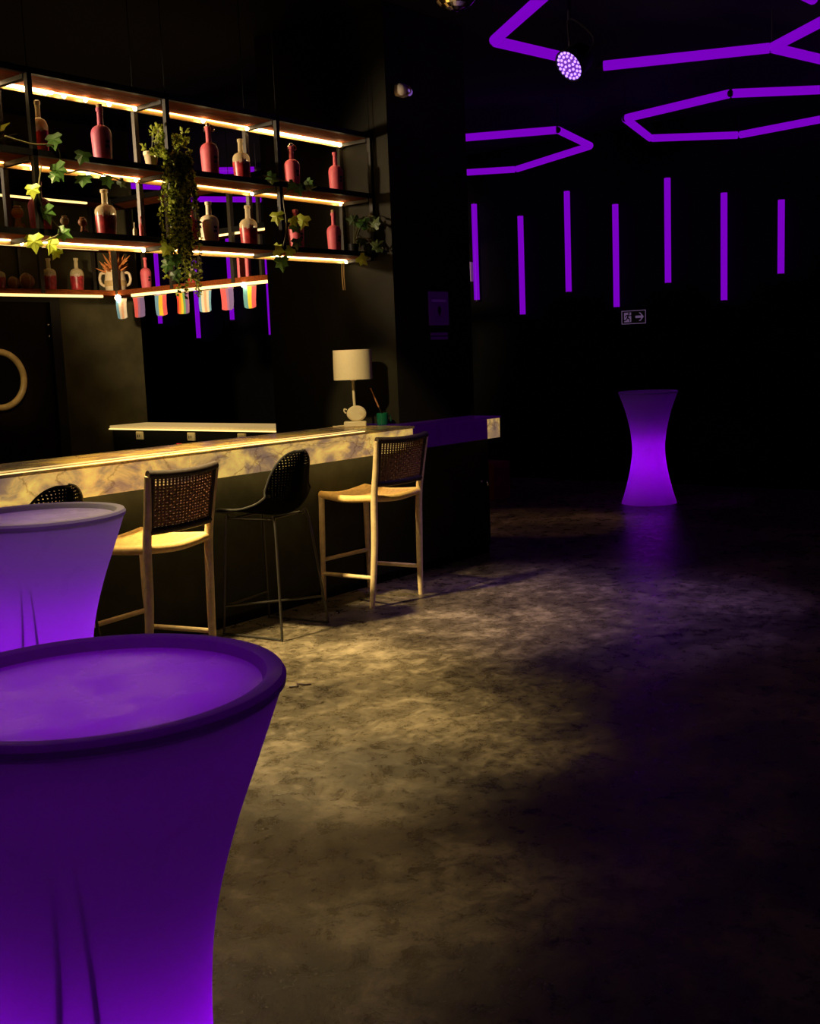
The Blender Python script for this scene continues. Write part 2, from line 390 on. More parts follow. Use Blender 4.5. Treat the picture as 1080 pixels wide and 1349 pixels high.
# ---------------------------------------------------------------- bar counter
def bar():
    t = thing('bar_counter', 'long bar counter with glowing backlit onyx fascia and charcoal front', 'bar counter', (1.6, 4.77, 0))
    def p(x): return x-1.6
    Y = 4.77
    def panel(x0, x1, m, name='fascia_panel', lab=None):
        o = B(p(x0), 0, .912, p(x1), .022, 1.058).build(name, m, t, bevel=.003)
        if lab: o['label'] = lab
        return o
    xs = [1.6, 2.72, 4.02, 4.96, 5.99]
    for a, b in zip(xs, xs[1:]): panel(a+.0008, b-.0008, M['onyx_lit'])
    panel(5.991, 6.885, M['onyx_violet_light'], lab='dark onyx panel with painted violet light')
    panel(6.887, 7.05, M['onyx_lit'])
    B(p(7.028), .024, .912, p(7.05), .28, 1.058).build('fascia_end_panel', M['onyx_lit'], t)
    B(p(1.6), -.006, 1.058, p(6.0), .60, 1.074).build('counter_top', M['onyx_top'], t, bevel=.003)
    B(p(6.0), -.006, 1.058, p(6.196), .60, 1.0735).build('counter_top', M['onyx_violet_light'], t, bevel=.003)
    B(p(6.196), -.006, 1.058, p(7.056), .285, 1.0735).build('counter_top', M['onyx_violet_light'], t, bevel=.003)
    B(p(1.6), .025, .93, p(6.19), .58, 1.056).build('counter_core', M['bar_base'], t, smooth=False)
    B(p(6.2), .025, .93, p(7.02), .28, 1.056).build('counter_core', M['bar_base'], t, smooth=False)
    B(p(1.6), .165, .06, p(6.19), .25, .93).build('front_panel', M['bar_base'], t, smooth=False)
    B(p(6.19), .165, .06, p(7.12), .285, .93).build('front_panel', M['bar_base'], t, smooth=False)
    B(p(1.6), .175, 0, p(7.11), .24, .06).build('plinth', M['steel_black'], t, smooth=False)
    B(p(1.6), .06, .916, p(5.98), .085, .926).build('under_counter_led_strip', M['led_under'], t, smooth=False)
    B(p(1.6), .008, 1.0745, p(5.5), .028, 1.0775).build('edge_glow_line', M['led_front'], t, smooth=False)  # front bright reflection of the shelf lights, put in as an emissive line
    B(p(1.6), .115, 1.0745, p(5.55), .165, 1.0765).build('led_reflection_line', M['reflection_line'], t, smooth=False)  # second reflected line of the shelf lights, a thin emissive slab
    h = MB().tube(smoothcurve([(p(7.02), .165, .575), (p(7.02), .125, .575), (p(7.02), .105, .555), (p(7.025), .115, .53), (p(7.035), .14, .535)]), .006, 8)
    h.ball((p(7.02), .16, .575), .016, 10, sc=(1, .5, 1)); h.build('bag_hook', M['chrome'], t)
bar()

# back counter along the side of the alcove
def back_counter():
    t = thing('back_counter', 'low service counter behind the bar with pale lit stone edge', 'counter', (7.1, 6.33, 0))
    B(0, 0, .915, .475, 3.33, .955).build('worktop', M['counter'], t, bevel=.004)
    B(-.012, 0, .915, -.001, 3.33, .925).build('edge_glow_line', M['led_front'], t, smooth=False)  # emissive line added for the bright worktop edge
    B(.04, 0, 0, .46, 3.33, .915).build('cabinet', M['black_wall'], t, smooth=False)
    for y in (9.21, 8.42, 7.71):
        o = B(.018, y-6.33-.052, .815, .04, y-6.33+.052, .895).build('socket_plate', M['socket'], t, bevel=.006)
        MB().box(.014, y-6.33+.018, .838, .018, y-6.33+.026, .866).box(.014, y-6.33-.010, .842, .018, y-6.33-.002, .866).build('socket_hole', M['ink'], o, smooth=False)
    B(.03, 8.621-6.33-.04, .770, .04, 8.621-6.33+.03, .785).build('indicator_light', M['red_led'], t, smooth=False)
back_counter()

# ---------------------------------------------------------------- hanging shelf over the bar
GX0, GX1 = 1.7, 6.19
LV = [2.252, 2.653, 3.060]
def gantry():
    t = thing('hanging_bar_shelf', 'long three-tier black steel and wood shelf with warm LED strips hung over the bar', 'shelf', (0, 0, 0))
    px = [1.72, 2.60, 3.485, 4.375, 5.262, 6.170]
    for x in px:
        for y, m in ((5.20, M['steel_black']), (5.485, M['post'])):
            B(x-.014, y-.014, LV[0], x+.014, y+.014, LV[2]+.03).build('post', m, t, smooth=False)
            MB().tube([(x, y, LV[2]+.02), (x, y, CE)], .0025, 6).build('suspension_cable', M['ceiling'], t)
    for k, z in enumerate(LV):
        B(GX0, 5.222, z, GX1, 5.46, z+.026).build('shelf_board', M['board'], t, smooth=False)
        B(GX0, 5.186, z-.002, GX1, 5.220, z+.030).build('front_rail', M['steel_black'], t, smooth=False)
        B(GX0, 5.462, z-.028, GX1, 5.476, z+.030).build('rear_rail', M['brass_rail'], t, smooth=False)
        for x in px:
            B(x-.015, 5.222, z-.024, x+.015, 5.46, z-.001).build('cross_bar', M['steel_black'], t, smooth=False)
        for a, b in zip(px, px[1:]):
            hot = (k == 2 and (a < 3 or a > 5.2)) or False
            a2 = a+.018; b2 = b-.022
            if k == 2 and a == 3.485:
                B(a2, 5.440, z-.016, 3.80, 5.456, z-.002).build('led_strip', M['led_hot'], t, smooth=False); a2 = 3.801
            B(a2, 5.440 if hot else 5.446, z-.016 if hot else z-.009, b2, 5.456 if hot else 5.454, z-.002).build('led_strip', M['led_hot'] if hot or k == 0 else M['led'], t, smooth=False)
    dots = [(2, 3.62), (2, 3.74), (2, 3.86), (2, 4.00), (2, 4.16), (2, 4.34), (2, 4.86), (2, 5.23), (2, 6.12),
            (1, 3.62), (1, 3.98), (1, 4.08), (1, 4.31), (1, 5.24), (1, 6.1), (0, 3.52), (0, 3.62), (0, 4.33), (0, 6.13)]
    for k, x in dots:
        MB().ball((x, 5.432, LV[k]-.020), .011 if k < 2 else .013, 8).build('fairy_light', M['bulb'], t)
    w = MB()
    for dx in (0, .02): w.tube(smoothcurve([(6.15+dx, 5.49, 2.25), (6.155+dx, 5.50, 2.15), (6.15+dx, 5.49, 2.04)], 4), .004, 6)
    w.build('hanging_cable', M['brass_rail'], t)
gantry()

# corner shelf on the back wall and along the hatch
LC = [2.262, 2.71, 3.145]
def corner_shelf():
    t = thing('corner_shelf', 'L-shaped open steel shelf in the back corner with glowing lower edge', 'shelf', (0, 0, 0))
    for (x, y) in ((4.2, 9.3), (5.3, 9.3), (6.20, 9.3), (7.04, 9.3), (7.05, 8.45), (7.05, 7.6), (7.05, 6.6)):
        B(x-.02, y-.02, LC[0], x+.02, y+.02, LC[2]+.04).build('post', M['post'], t, smooth=False)
        MB().tube([(x, y, LC[2]+.03), (x, y, CE)], .0025, 6).build('suspension_cable', M['ceiling'], t)
    for (x, y) in ((5.3, 9.64), (6.20, 9.64), (7.04, 9.64), (7.40, 9.3), (7.40, 8.45), (7.40, 7.6), (7.40, 6.6)):
        B(x-.015, y-.015, LC[0], x+.015, y+.015, LC[2]+.04).build('rear_post', M['post'], t, smooth=False)
    for k, z in enumerate(LC):
        B(4.0, 9.315, z, 7.40, 9.66, z+.035).build('shelf_board', M['board'], t, smooth=False)
        B(7.065, 6.4, z, 7.40, 9.313, z+.035).build('shelf_board', M['board'], t, smooth=False)
        B(4.0, 9.29, z-.006, 7.04, 9.314, z+.040).build('front_rail', M['steel_black'] if k else M['board'], t, smooth=False)
        B(7.04, 6.4, z-.006, 7.064, 9.314, z+.040).build('front_rail', M['steel_black'] if k else M['board'], t, smooth=False)
        m = M['led_front']
        if k == 2:
            B(4.0, 9.33, z-.02, 6.80, 9.36, z-.002).build('led_strip', m, t, smooth=False)
        if k == 1:
            B(4.0, 9.34, z-.02, 6.9, 9.355, z-.002).build('led_strip', m, t, smooth=False)
            B(7.09, 6.4, z-.02, 7.105, 9.25, z-.002).build('led_strip', m, t, smooth=False)
        if k == 0:
            B(4.0, 9.275, z-.032, 6.86, 9.30, z-.008).build('led_strip', m, t, smooth=False)
            B(7.03, 6.4, z-.034, 7.055, 9.06, z-.008).build('led_strip', m, t, smooth=False)
            MB().ball((7.03, 9.27, z-.03), .03, 10).build('corner_bulb', M['bulb'], t)
            MB().ball((7.03, 7.46, z-.03), .024, 10).build('corner_bulb', M['bulb'], t)
corner_shelf()

# ---------------------------------------------------------------- bottles
def bottle_profile(h, r):
    hb = h*.60
    p = [(1e-4, 0), (r*.80, 0), (r*.86, .006), (r*.90, hb*.2), (r*1.0, hb*.86)]
    for i in range(1, 8):
        a = PI/2*i/8
        p.append((r*.31+(r*.69)*math.cos(a), hb*.86+(h*.165)*math.sin(a)))
    zt = hb*.86+h*.165
    p += [(r*.30, zt+.004), (r*.28, h*.86), (r*.28, h*.925), (r*.36, h*.93), (r*.36, h*.995), (r*.30, h), (1e-4, h)]
    return p
def bottle(kind, x, y, z, h, r, label, group, rz=-.8, stop=None, mark='mark'):
    t = thing('bottle', label, 'bottle', (x, y, z), rz, group)
    prof = bottle_profile(h, r)
    if kind in ('clear', 'clear_orange'):
        MB().lathe(prof, 24).build('glass_body', M['glass'], t)
        lq = [(1e-4, -.0005), (r*.812, -.0005), (r*.872, .006), (r*.915, h*.12), (r*.985, h*.36), (r*1.006, h*.455), (1e-4, h*.46)]
        MB().lathe(lq, 20).build('liquor', M['liquid'] if kind == 'clear' else M['liquid_orange'], t)
        q = MB()
        for k in range(5):
            a = -1.35 + (k-2)*.16; zz = h*.42+.004*((k*7) % 3)
            q.box(-.004, -.001, 0, .004, .001, h*.085, M4=Matrix.Translation((math.cos(a)*r*1.0, math.sin(a)*r*1.0, zz)) @ Matrix.Rotation(a+PI/2, 4, 'Z'))
        q.build('label_print', M['ink_cream'], t, smooth=False)
    else:
        m = {'pink': M['pink'], 'violet': M['violet'], 'white': M['white_glaze']}[kind]
        MB().lathe(prof, 24).build('glass_body', m, t)
        if mark:
            q = MB()
            for k in range(6):
                a = -.95 + (k % 3)*.13; zz = h*.27 + (k//3)*h*.08 + .004*(k % 2)
                q.box(-.005, -.001, 0, .005, .001, h*.05, M4=Matrix.Translation((math.cos(a)*r*.985, math.sin(a)*r*.985, zz)) @ Matrix.Rotation(a+PI/2, 4, 'Z') @ Matrix.Rotation(.5*(k % 2)-.2, 4, 'Y'))
            q.build('label_print', M['ink'], t, smooth=False)
    if stop == 'cork': MB().lathe([(1e-4, h-.002), (r*.27, h-.002), (r*.29, h+.018), (1e-4, h+.02)], 14).build('stopper', M['cork'], t)
    if stop == 'clip':
        q = MB().tube(smoothcurve([(r*.33, 0, h*.90), (r*.62, 0, h*.93), (r*.6, 0, h*.99), (r*.2, 0, h+.012), (-r*.4, 0, h*.985), (-r*.34, 0, h*.90)], 4), .0035, 6)
        q.ball((0, 0, h+.008), r*.26, 10); q.build('swing_stopper', M['silver'], t)
    return t
G2, G3 = 2.679, 2.278
gm, gl, gb = 'bottles on the middle tier of the hanging shelf', 'bottles on the lower tier of the hanging shelf', 'bottles on the corner shelf'
bottle('clear_orange', 3.616, 5.33, G2, .285, .047, 'clear bottle with orange-red liquor beside the leftmost front post, middle tier', gm)
bottle('violet', 4.012, 5.33, G2, .305, .057, 'rose frosted bottle second from left on middle tier, right side in violet shade', gm, stop='cork')
bottle('pink', 4.803, 5.33, G2, .303, .056, 'pink frosted bottle just right of the hanging plant pot, middle tier', gm, stop='clip')
bottle('clear', 5.065, 5.33, G2, .262, .055, 'clear bottle half full of red liquor right of the plant, middle tier', gm)
bottle('pink', 5.519, 5.33, G2, .270, .053, 'pink frosted bottle with bent wire stopper beside ivy on the middle tier', gm, stop='clip')
bottle('pink', 5.948, 5.33, G2, .280, .050, 'rightmost pink frosted bottle on the middle tier beneath the brightest light', gm)
bottle('violet', 3.579, 5.33, G3, .268, .060, 'rose violet bottle behind the leftmost post with ivy hanging over it, lower tier', gl)
bottle('clear', 4.001, 5.33, G3, .264, .059, 'large clear bottle of red liquor beneath ivy leaves, lower tier left', gl)
bottle('white', 4.766, 5.33, G3, .257, .058, 'cream white bottle with dark printed crest on the lower tier', gl)
bottle('clear', 5.094, 5.33, G3, .259, .057, 'clear bottle of red liquor right of the cream white bottle, lower tier', gl)
bottle('pink', 5.526, 5.33, G3, .265, .053, 'pink frosted bottle behind ivy leaves, lower tier near the right post', gl)
bottle('pink', 5.902, 5.33, G3, .272, .050, 'rightmost pink frosted bottle on the lower tier beside dark potted foliage', gl, stop='cork')
bt = bottle('pink', 4.638, 5.34, G3, .225, .035, 'slim pink bottle with dark speckled print left of the cream white bottle', gl, mark=None)
q = MB()
for k in range(26):
    a = -2.6+random.random()*2.2; zz = .02+random.random()*.11
    q.box(-.0045, -.001, -.003, .0045, .001, .003, M4=Matrix.Translation((math.cos(a)*.0348, math.sin(a)*.0348, zz)) @ Matrix.Rotation(a+PI/2, 4, 'Z') @ Matrix.Rotation(random.random()*3, 4, 'Y'))
q.build('speckled_print', M['ink_red'], bt, smooth=False)
bottle('white', 4.204, 5.34, G3, .098, .0125, 'tiny cream bottle left of the trailing plant on the lower tier', gl, mark=None)
bottle('pink', 4.259, 5.35, G3, .136, .0125, 'tiny pink bottle beside the tiny cream one on the lower tier', gl, mark=None)
Z0 = LC[0]+.036
bottle('clear', 5.853, 9.45, Z0, .245, .062, 'clear bottle of red liquor cut by the left picture edge, corner shelf', gb)
bottle('clear', 6.388, 9.45, Z0, .305, .068, 'clear bottle of red liquor right of the round wooden ornaments, corner shelf', gb)
bottle('clear', 6.700, 9.45, Z0, .320, .066, 'clear bottle of red liquor left of the two-handled vase, corner shelf', gb)
bottle('pink', 7.245, 9.08, Z0, .315, .055, 'pink bottle on the corner shelf right of the two-handled vase', gb)
bottle('clear', 7.245, 8.39, Z0, .165, .045, 'small bottle of red liquor behind the tip of the trailing plant', gb)
o = thing('pink_canister', 'squat pink square canister at the right end of corner shelf', 'canister', (7.245, 7.67, Z0), .6)
B(-.055, -.055, 0, .055, .055, .215).build('body', M['pink'], o, bevel=.014)
MB().box(-.03, -.0565, .045, .03, -.0555, .05).box(-.025, -.0565, .06, .025, -.0555, .065).build('label_print', M['ink'], o, smooth=False)

# ---------------------------------------------------------------- ornaments
def turned_figure(x, y, z, h, label, m):
    t = thing('wooden_figurine', label, 'figurine', (x, y, z), 0, 'small carved ornaments on the lower tier')
    MB().lathe([(1e-4, 0), (h*.30, 0), (h*.27, h*.10), (h*.15, h*.24), (h*.12, h*.44), (h*.10, h*.54), (1e-4, h*.56)], 16).build('body', m, t)
    for s in (-1, 1):
        MB().tube([(s*h*.1, -.01, h*.3), (s*h*.25, -.02, h*.12), (s*h*.33, -.025, 0.004)], [h*.07, h*.06, h*.05], 8).build('leg', m, t)
    MB().ball((0, 0, h*.76), h*.25, 16, sc=(1, 1, .95)).build('head', m, t)
    MB().lathe([(1e-4, h*.97), (h*.13, h*.97), (h*.17, h*1.0), (h*.13, h*1.03), (1e-4, h*1.03)], 12).build('cap', m, t)
    return t
turned_figure(3.444, 5.33, G3, .128, 'reddish turned wood figurine left of the leftmost post, lower tier', M['wood_orn'])
turned_figure(3.728, 5.33, G3, .098, 'pale bird-like figurine right of the rose violet bottle, lower tier', M['bone'])
turned_figure(3.843, 5.33, G3, .098, 'small tan figurine left of the large clear bottle, lower tier', M['wood_orn'])
turned_figure(3.29, 5.33, G3, .09, 'pale figurine at the left picture edge, lower tier', M['bone'])
def round_orn(x, y, z, r, label):
    t = thing('round_wooden_ornament', label, 'ornament', (x, y, z), 0, 'round wooden ornaments on the corner shelf')
    MB().ball((0, 0, r), r*.93, 20).build('ball', M['wood_orn'], t)
    for a in (.2, 1.5):
        ring = [Matrix.Rotation(a, 4, 'Z') @ Vector((r*.94*math.cos(2*PI*i/28), 0, r+r*.94*math.sin(2*PI*i/28))) for i in range(28)]
        MB().tube(ring, r*.07, 6, closed=True).build('rib', M['bone'], t)
round_orn(5.985, 9.43, Z0, .062, 'smaller round wooden ornament with pale ribs, left of the larger one')
round_orn(6.125, 9.43, Z0, .080, 'larger round dark wooden ornament with a pale rib')

def vase():
    t = thing('two_handled_vase', 'cream two-handled vase holding orange dried plant at the shelf corner', 'vase', (7.14, 9.435, Z0), -.6)
    MB().lathe([(1e-4, 0), (.085, 0), (.10, .02), (.108, .09), (.10, .15), (.092, .20), (.096, .215), (.086, .21), (.08, .15), (1e-4, .14)], 24).build('body', M['cream'], t)
    MB().lathe([(.1085, .055), (.1095, .06), (.1095, .105), (.1085, .11)], 24).build('ochre_band', M['porthole'], t)
    for s in (-1, 1):
        MB().tube(smoothcurve([(s*.095, 0, .19), (s*.135, 0, .185), (s*.15, 0, .13), (s*.135, 0, .08), (s*.10, 0, .06)], 5), .014, 8).build('handle', M['cream'], t)
    pl = MB()
    for k in range(74):
        a = random.random()*2*PI; el = .15+random.random()*1.35; L = .11+random.random()*.12
        d = Vector((math.cos(a)*math.cos(el), math.sin(a)*math.cos(el), math.sin(el)))
        p0 = Vector((0, 0, .19))+d*.02; side = d.orthogonal().normalized()*.012
        pl.tube([p0, p0+d*L*.55+side, p0+d*L+Vector((0, 0, .01))], [.010, .011, .001], 5)
    stuff(pl.build('dried_plant', M['dry_orange'], t))
vase()

# ---------------------------------------------------------------- flags under the corner shelf
def flag(y, cols, label, seed):
    t = thing('small_flag', label, 'flag', (7.043, y, LC[0]-.045), 0, 'small striped flags hung under the corner shelf')
    n = len(cols); wd, ht = .172, .195; b = MB()
    cur = lambda u, v: .007*math.sin(u*5+seed)*v + .004*math.sin(seed*3+v*4)
    for k in range(n):
        u0, u1 = k/n, (k+1)/n
        for s in range(2):
            ua = u0+(u1-u0)*s/2; ub = u0+(u1-u0)*(s+1)/2
            for j in range(5):
                va, vb = j/5, (j+1)/5
                def pt(u, v, off):
                    drop = .012*(abs(u-.5)*2)**4 if v > .99 else 0
                    return (cur(u, v)+off, wd*(.5-u)*(1-.08*v), -ht*v+drop)
                b.add([pt(ua, va, 0), pt(ub, va, 0), pt(ub, vb, 0), pt(ua, vb, 0)], [(0, 3, 2, 1)], k)
                b.add([pt(ua, va, .002), pt(ub, va, .002), pt(ub, vb, .002), pt(ua, vb, .002)], [(0, 1, 2, 3)], k)
    b.build('cloth', [FL[c] for c in cols], t)
    MB().tube([(0.001, wd*.52, 0), (.001, -wd*.52, 0)], .003, 6).build('hem_cord', M['ink_cream'], t)
k = .978
flag(9.447*k, ['blue', 'white', 'peach', 'white'], 'leftmost small flag, blue white and peach stripes, beside corner bulb', 1)
flag(9.169*k, ['pink', 'pink', 'purple', 'indigo', 'indigo'], 'pink purple and indigo flag, second from the left', 2)
flag(8.827*k, ['blue', 'yellow', 'pink'], 'blue yellow and pink flag left of the rainbow flag', 3)
flag(8.499*k, ['red', 'orange', 'yellow', 'green', 'indigo', 'purple'], 'six-colour rainbow flag below the trailing plant tip', 4)
flag(8.177*k, ['blue', 'white', 'peach', 'white', 'blue'], 'pale blue white and peach flag right of the rainbow flag', 5)
flag(7.870*k, ['pink', 'pink', 'purple', 'indigo', 'indigo'], 'pink purple and indigo flag, second from the right', 6)
flag(7.570*k, ['teal', 'yellow', 'pink'], 'rightmost small flag, teal yellow and pink, under the bright bulb', 7)

# ---------------------------------------------------------------- plants
def leaf_mesh():
    pts = [(0, 0), (.30, -.10), (.52, .12), (.34, .30), (.46, .58), (.20, .62), (0, 1.0), (-.20, .62), (-.46, .58), (-.34, .30), (-.52, .12), (-.30, -.10)]
    b = MB(); c = (0, .35, .10)
    vs = [c] + [(x, y, -.12*abs(x)-.10*(y-.35)**2) for x, y in pts]
    b.add(vs, [(0, i, i % 12+1) for i in range(1, 13)])
    me = bpy.data.meshes.new('ivy_leaf'); me.from_pydata(b.v, [], b.f); return me
LEAF = {}
for nm in ('leaf', 'leaf_light', 'leaf_dark'):
    me = leaf_mesh(); me.materials.append(M[nm]); LEAF[nm] = me
VIEW = Vector((-.72, -.62, -.12))
def ivy_leaf(parent, p, size, kind='leaf', roll=0, seed=0):
    rnd = random.Random(seed)
    o = bpy.data.objects.new('leaf', LEAF[kind]); C.objects.link(o); o.parent = parent
    n = (VIEW + Vector((rnd.uniform(-.5, .5), rnd.uniform(-.5, .5), rnd.uniform(-.2, .7)))).normalized()
    down = Vector((0, 0, -1)); y = (down - n*down.dot(n)).normalized(); x = y.cross(n)
    m = Matrix((x, y, n)).transposed() @ Matrix.Rotation(roll, 3, 'Z')
    m = m.to_4x4() @ Matrix.Diagonal((size, size, size, 1)); m.translation = Vector(p) - parent.location - (m.to_3x3() @ Vector((0, .35, 0)))
    o.matrix_local = m
def ivy(label, stem_pts, leaves, seed):
    t = thing('ivy_garland', label, 'plant', stem_pts[0], 0, 'ivy garlands on the hanging shelf')
    MB().tube([Vector(p)-t.location for p in smoothcurve(stem_pts, 6)], .004, 6).build('stem', M['stem'], t)
    for i, (x, z, s, kd, r) in enumerate(leaves): ivy_leaf(t, (x, 5.165, z), s, kd, r, seed*100+i)
ivy('green ivy garland draped over the left end of the middle tier',
    [(3.30, 5.16, 2.72), (3.45, 5.16, 2.70), (3.60, 5.16, 2.70), (3.63, 5.165, 2.58), (3.75, 5.165, 2.60), (3.92, 5.165, 2.585), (4.02, 5.165, 2.56)],
    [(3.585, 2.735, .095, 'leaf', .2), (3.755, 2.672, .095, 'leaf', -.3), (3.60, 2.585, .10, 'leaf', .3), (3.575, 2.55, .07, 'leaf', -.5), (3.75, 2.553, .10, 'leaf', 0),
     (3.905, 2.56, .08, 'leaf', .2), (4.0, 2.555, .06, 'leaf_dark', .6)], 1)
ivy('ivy strand hanging down the leftmost front post to the lower tier lights',
    [(3.50, 5.165, 2.60), (3.47, 5.165, 2.46), (3.50, 5.165, 2.37), (3.58, 5.165, 2.27), (3.46, 5.165, 2.21)],
    [(3.435, 2.47, .08, 'leaf_light', .1), (3.505, 2.36, .10, 'leaf', .2), (3.42, 2.21, .10, 'leaf_light', .1), (3.52, 2.20, .09, 'leaf_light', -.3), (3.60, 2.262, .085, 'leaf', 1.1), (3.545, 2.16, .07, 'leaf_light', -.5)], 2)
ivy('ivy strand climbing the third front post between the right-hand bottles',
    [(5.08, 5.16, 2.70), (5.20, 5.16, 2.69), (5.40, 5.16, 2.66), (5.262, 5.165, 2.6), (5.27, 5.165, 2.42), (5.24, 5.165, 2.30), (5.19, 5.165, 2.19)],
    [(5.16, 2.69, .085, 'leaf', 1.2), (5.33, 2.665, .07, 'leaf', -.8), (5.40, 2.648, .085, 'leaf', .2), (5.50, 2.69, .07, 'leaf', .9), (5.19, 2.455, .095, 'leaf_light', .1),
     (5.335, 2.44, .07, 'leaf_light', .5), (5.425, 2.445, .095, 'leaf_light', -.3), (5.35, 2.40, .08, 'leaf', .6), (5.18, 2.25, .09, 'leaf_light', 1.3), (5.285, 2.245, .075, 'leaf_light', -.7), (5.21, 2.17, .10, 'leaf', .1), (5.36, 2.30, .08, 'leaf_dark', .1), (5.50, 2.67, .08, 'leaf_dark', 1.5)], 3)

def small_leaves(b, p, d, size, rnd, mi=0):
    d = d.normalized(); s = d.orthogonal().normalized(); s = Matrix.Rotation(rnd.random()*6.28, 3, d) @ s
    n = d.cross(s)*.25
    b.add([p, p+(d*.5+s*.34+n)*size, p+d*size, p+(d*.5-s*.34+n)*size], [(0, 1, 2), (0, 2, 3)], mi)
def trailing_plant():
    t = thing('trailing_potted_plant', 'cream pot with long trailing green plant hanging past the lower tier', 'potted plant', (4.351, 5.33, G2))
    MB().lathe([(1e-4, 0), (.028, 0), (.040, .08), (.045, .085), (.045, .105), (.037, .105), (.034, .085), (1e-4, .08)], 20).build('pot', M['cream'], t)
    rnd = random.Random(3); b = MB(); st = MB(); L0 = t.location
    # bushy top
    for k in range(46):
        p = Vector((4.35+rnd.uniform(-.04, .20), 5.27+rnd.uniform(-.06, .06), 2.80+rnd.uniform(-.06, .10)))
        st.tube([Vector((4.36, 5.33, 2.77))-L0, p-L0], .002, 4)
        for j in range(7):
            d = Vector((rnd.uniform(-1, 1), rnd.uniform(-1, 1), rnd.uniform(-.2, 1.2)))
            small_leaves(b, p-L0+d*.012, d, rnd.uniform(.022, .038), rnd, 0)
    # hanging strands
    for k in range(34):
        x0 = 4.32+rnd.random()*.18; xb = x0+rnd.uniform(-.10, .045); yb = 5.13+rnd.uniform(-.03, .035)
        zb = rnd.choice([2.4, 2.2, 2.12, 2.06, 2.02, 1.97]) + rnd.uniform(-.03, .08)
        if x0 < 4.36: zb = max(zb, 2.2)
        pts = smoothcurve([(x0, 5.30, 2.78), (x0, 5.17, 2.74), ((x0+xb)/2-.01, yb, 2.60), (xb, yb, (2.6+zb)/2), (xb+(rnd.uniform(-.09, .05) if zb < 2.16 else 0), yb, zb)], 5)
        st.tube([p-L0 for p in pts], .002, 4)
        for i in range(len(pts)-1):
            for j in range(4):
                p = pts[i].lerp(pts[i+1], j/4)
                for s in range(2):
                    d = Vector((rnd.uniform(-1, 1), rnd.uniform(-1, .5), rnd.uniform(-.9, .35)))
                    small_leaves(b, p-L0, d, rnd.uniform(.020, .034), rnd, 0 if rnd.random() < .7 else 1)
    stuff(b.build('foliage', [M['leaf_olive'], M['leaf_dark']], t, smooth=False))
    stuff(st.build('vine_stems', M['stem'], t))
    for i, (x, z, s, kd) in enumerate([(4.235, 2.205, .085, 'leaf_light'), (4.235, 2.115, .08, 'leaf'), (4.30, 2.15, .08, 'leaf'), (4.29, 2.06, .075, 'leaf'), (4.245, 2.16, .06, 'leaf')]):
        ivy_leaf(t, (x, 5.11, z), s, kd, .3*i-.6, 900+i)
trailing_plant()
def end_plant():
    t = thing('dark_foliage_plant', 'dark leafy plant on right end of lower tier with one pale leaf', 'potted plant', (6.10, 5.33, G3))
    MB().lathe([(1e-4, 0), (.03, 0), (.04, .07), (.034, .07), (1e-4, .06)], 16).build('pot', M['steel_black'], t)
    rnd = random.Random(11); st = MB(); L0 = t.location; k = 0
    for i in range(13):
        e = Vector((6.08+rnd.uniform(-.05, .10), 5.22+rnd.uniform(-.12, .04), 2.30+rnd.uniform(-.06, .20)))
        st.tube([p-L0 for p in smoothcurve([(6.10, 5.33, 2.33), ((6.10+e.x)/2, (5.33+e.y)/2, max(e.z, 2.35)+.03), e], 4)], .003, 5)
        o = bpy.data.objects.new('leaf', LEAF['leaf_dark' if i % 4 else 'leaf']); C.objects.link(o); o.parent = t
        n = Vector((rnd.uniform(-1, 0), rnd.uniform(-1, .2), rnd.uniform(-.4, .8))).normalized()
        m = n.to_track_quat('Z', 'Y').to_matrix().to_4x4() @ Matrix.Rotation(rnd.random()*6, 4, 'Z') @ Matrix.Diagonal((.085, .085, .085, 1))
        m.translation = e-L0; o.matrix_local = m
    st.build('stem', M['stem'], t)
    ivy_leaf(t, (6.0, 5.165, 2.222), .09, 'leaf_light', .8, 77)
end_plant()
def strap_plant():
    t = thing('strap_leaf_plant', 'dark strap-leaved plant at the left end of the middle tier', 'potted plant', (3.36, 5.33, G2))
    MB().lathe([(1e-4, 0), (.025, 0), (.035, .04), (.03, .04), (1e-4, .035)], 16).build('pot', M['steel_black'], t)
    for k, (dx, dz, kd) in enumerate([(-.07, .09, 'leaf_dark'), (-.02, .10, 'leaf_dark'), (.03, .10, 'leaf_olive'), (.07, .05, 'leaf_dark'), (-.10, .05, 'leaf_dark'), (.09, .02, 'leaf_dark'), (0.0, .06, 'leaf_dark')]):
        b = MB()
        p = [(0, 0, .03), (dx*.5, -.03, .03+dz*.8), (dx, -.08, .03+dz)]
        p = smoothcurve(p, 4)
        for a, c in zip(p, p[1:]):
            pass
        n = len(p); vs = []
        for i, q in enumerate(p):
            wd = .012*math.sin(PI*(i+.6)/(n+.2)); vs += [q+Vector((wd, -wd, 0)), q+Vector((0, -.002, .003)), q-Vector((wd, -wd, 0))]
        b.add(vs, [(i*3+j, i*3+j+1, i*3+j+4, i*3+j+3) for i in range(n-1) for j in range(2)])
        b.build('leaf_blade', M[kd], t)
strap_plant()

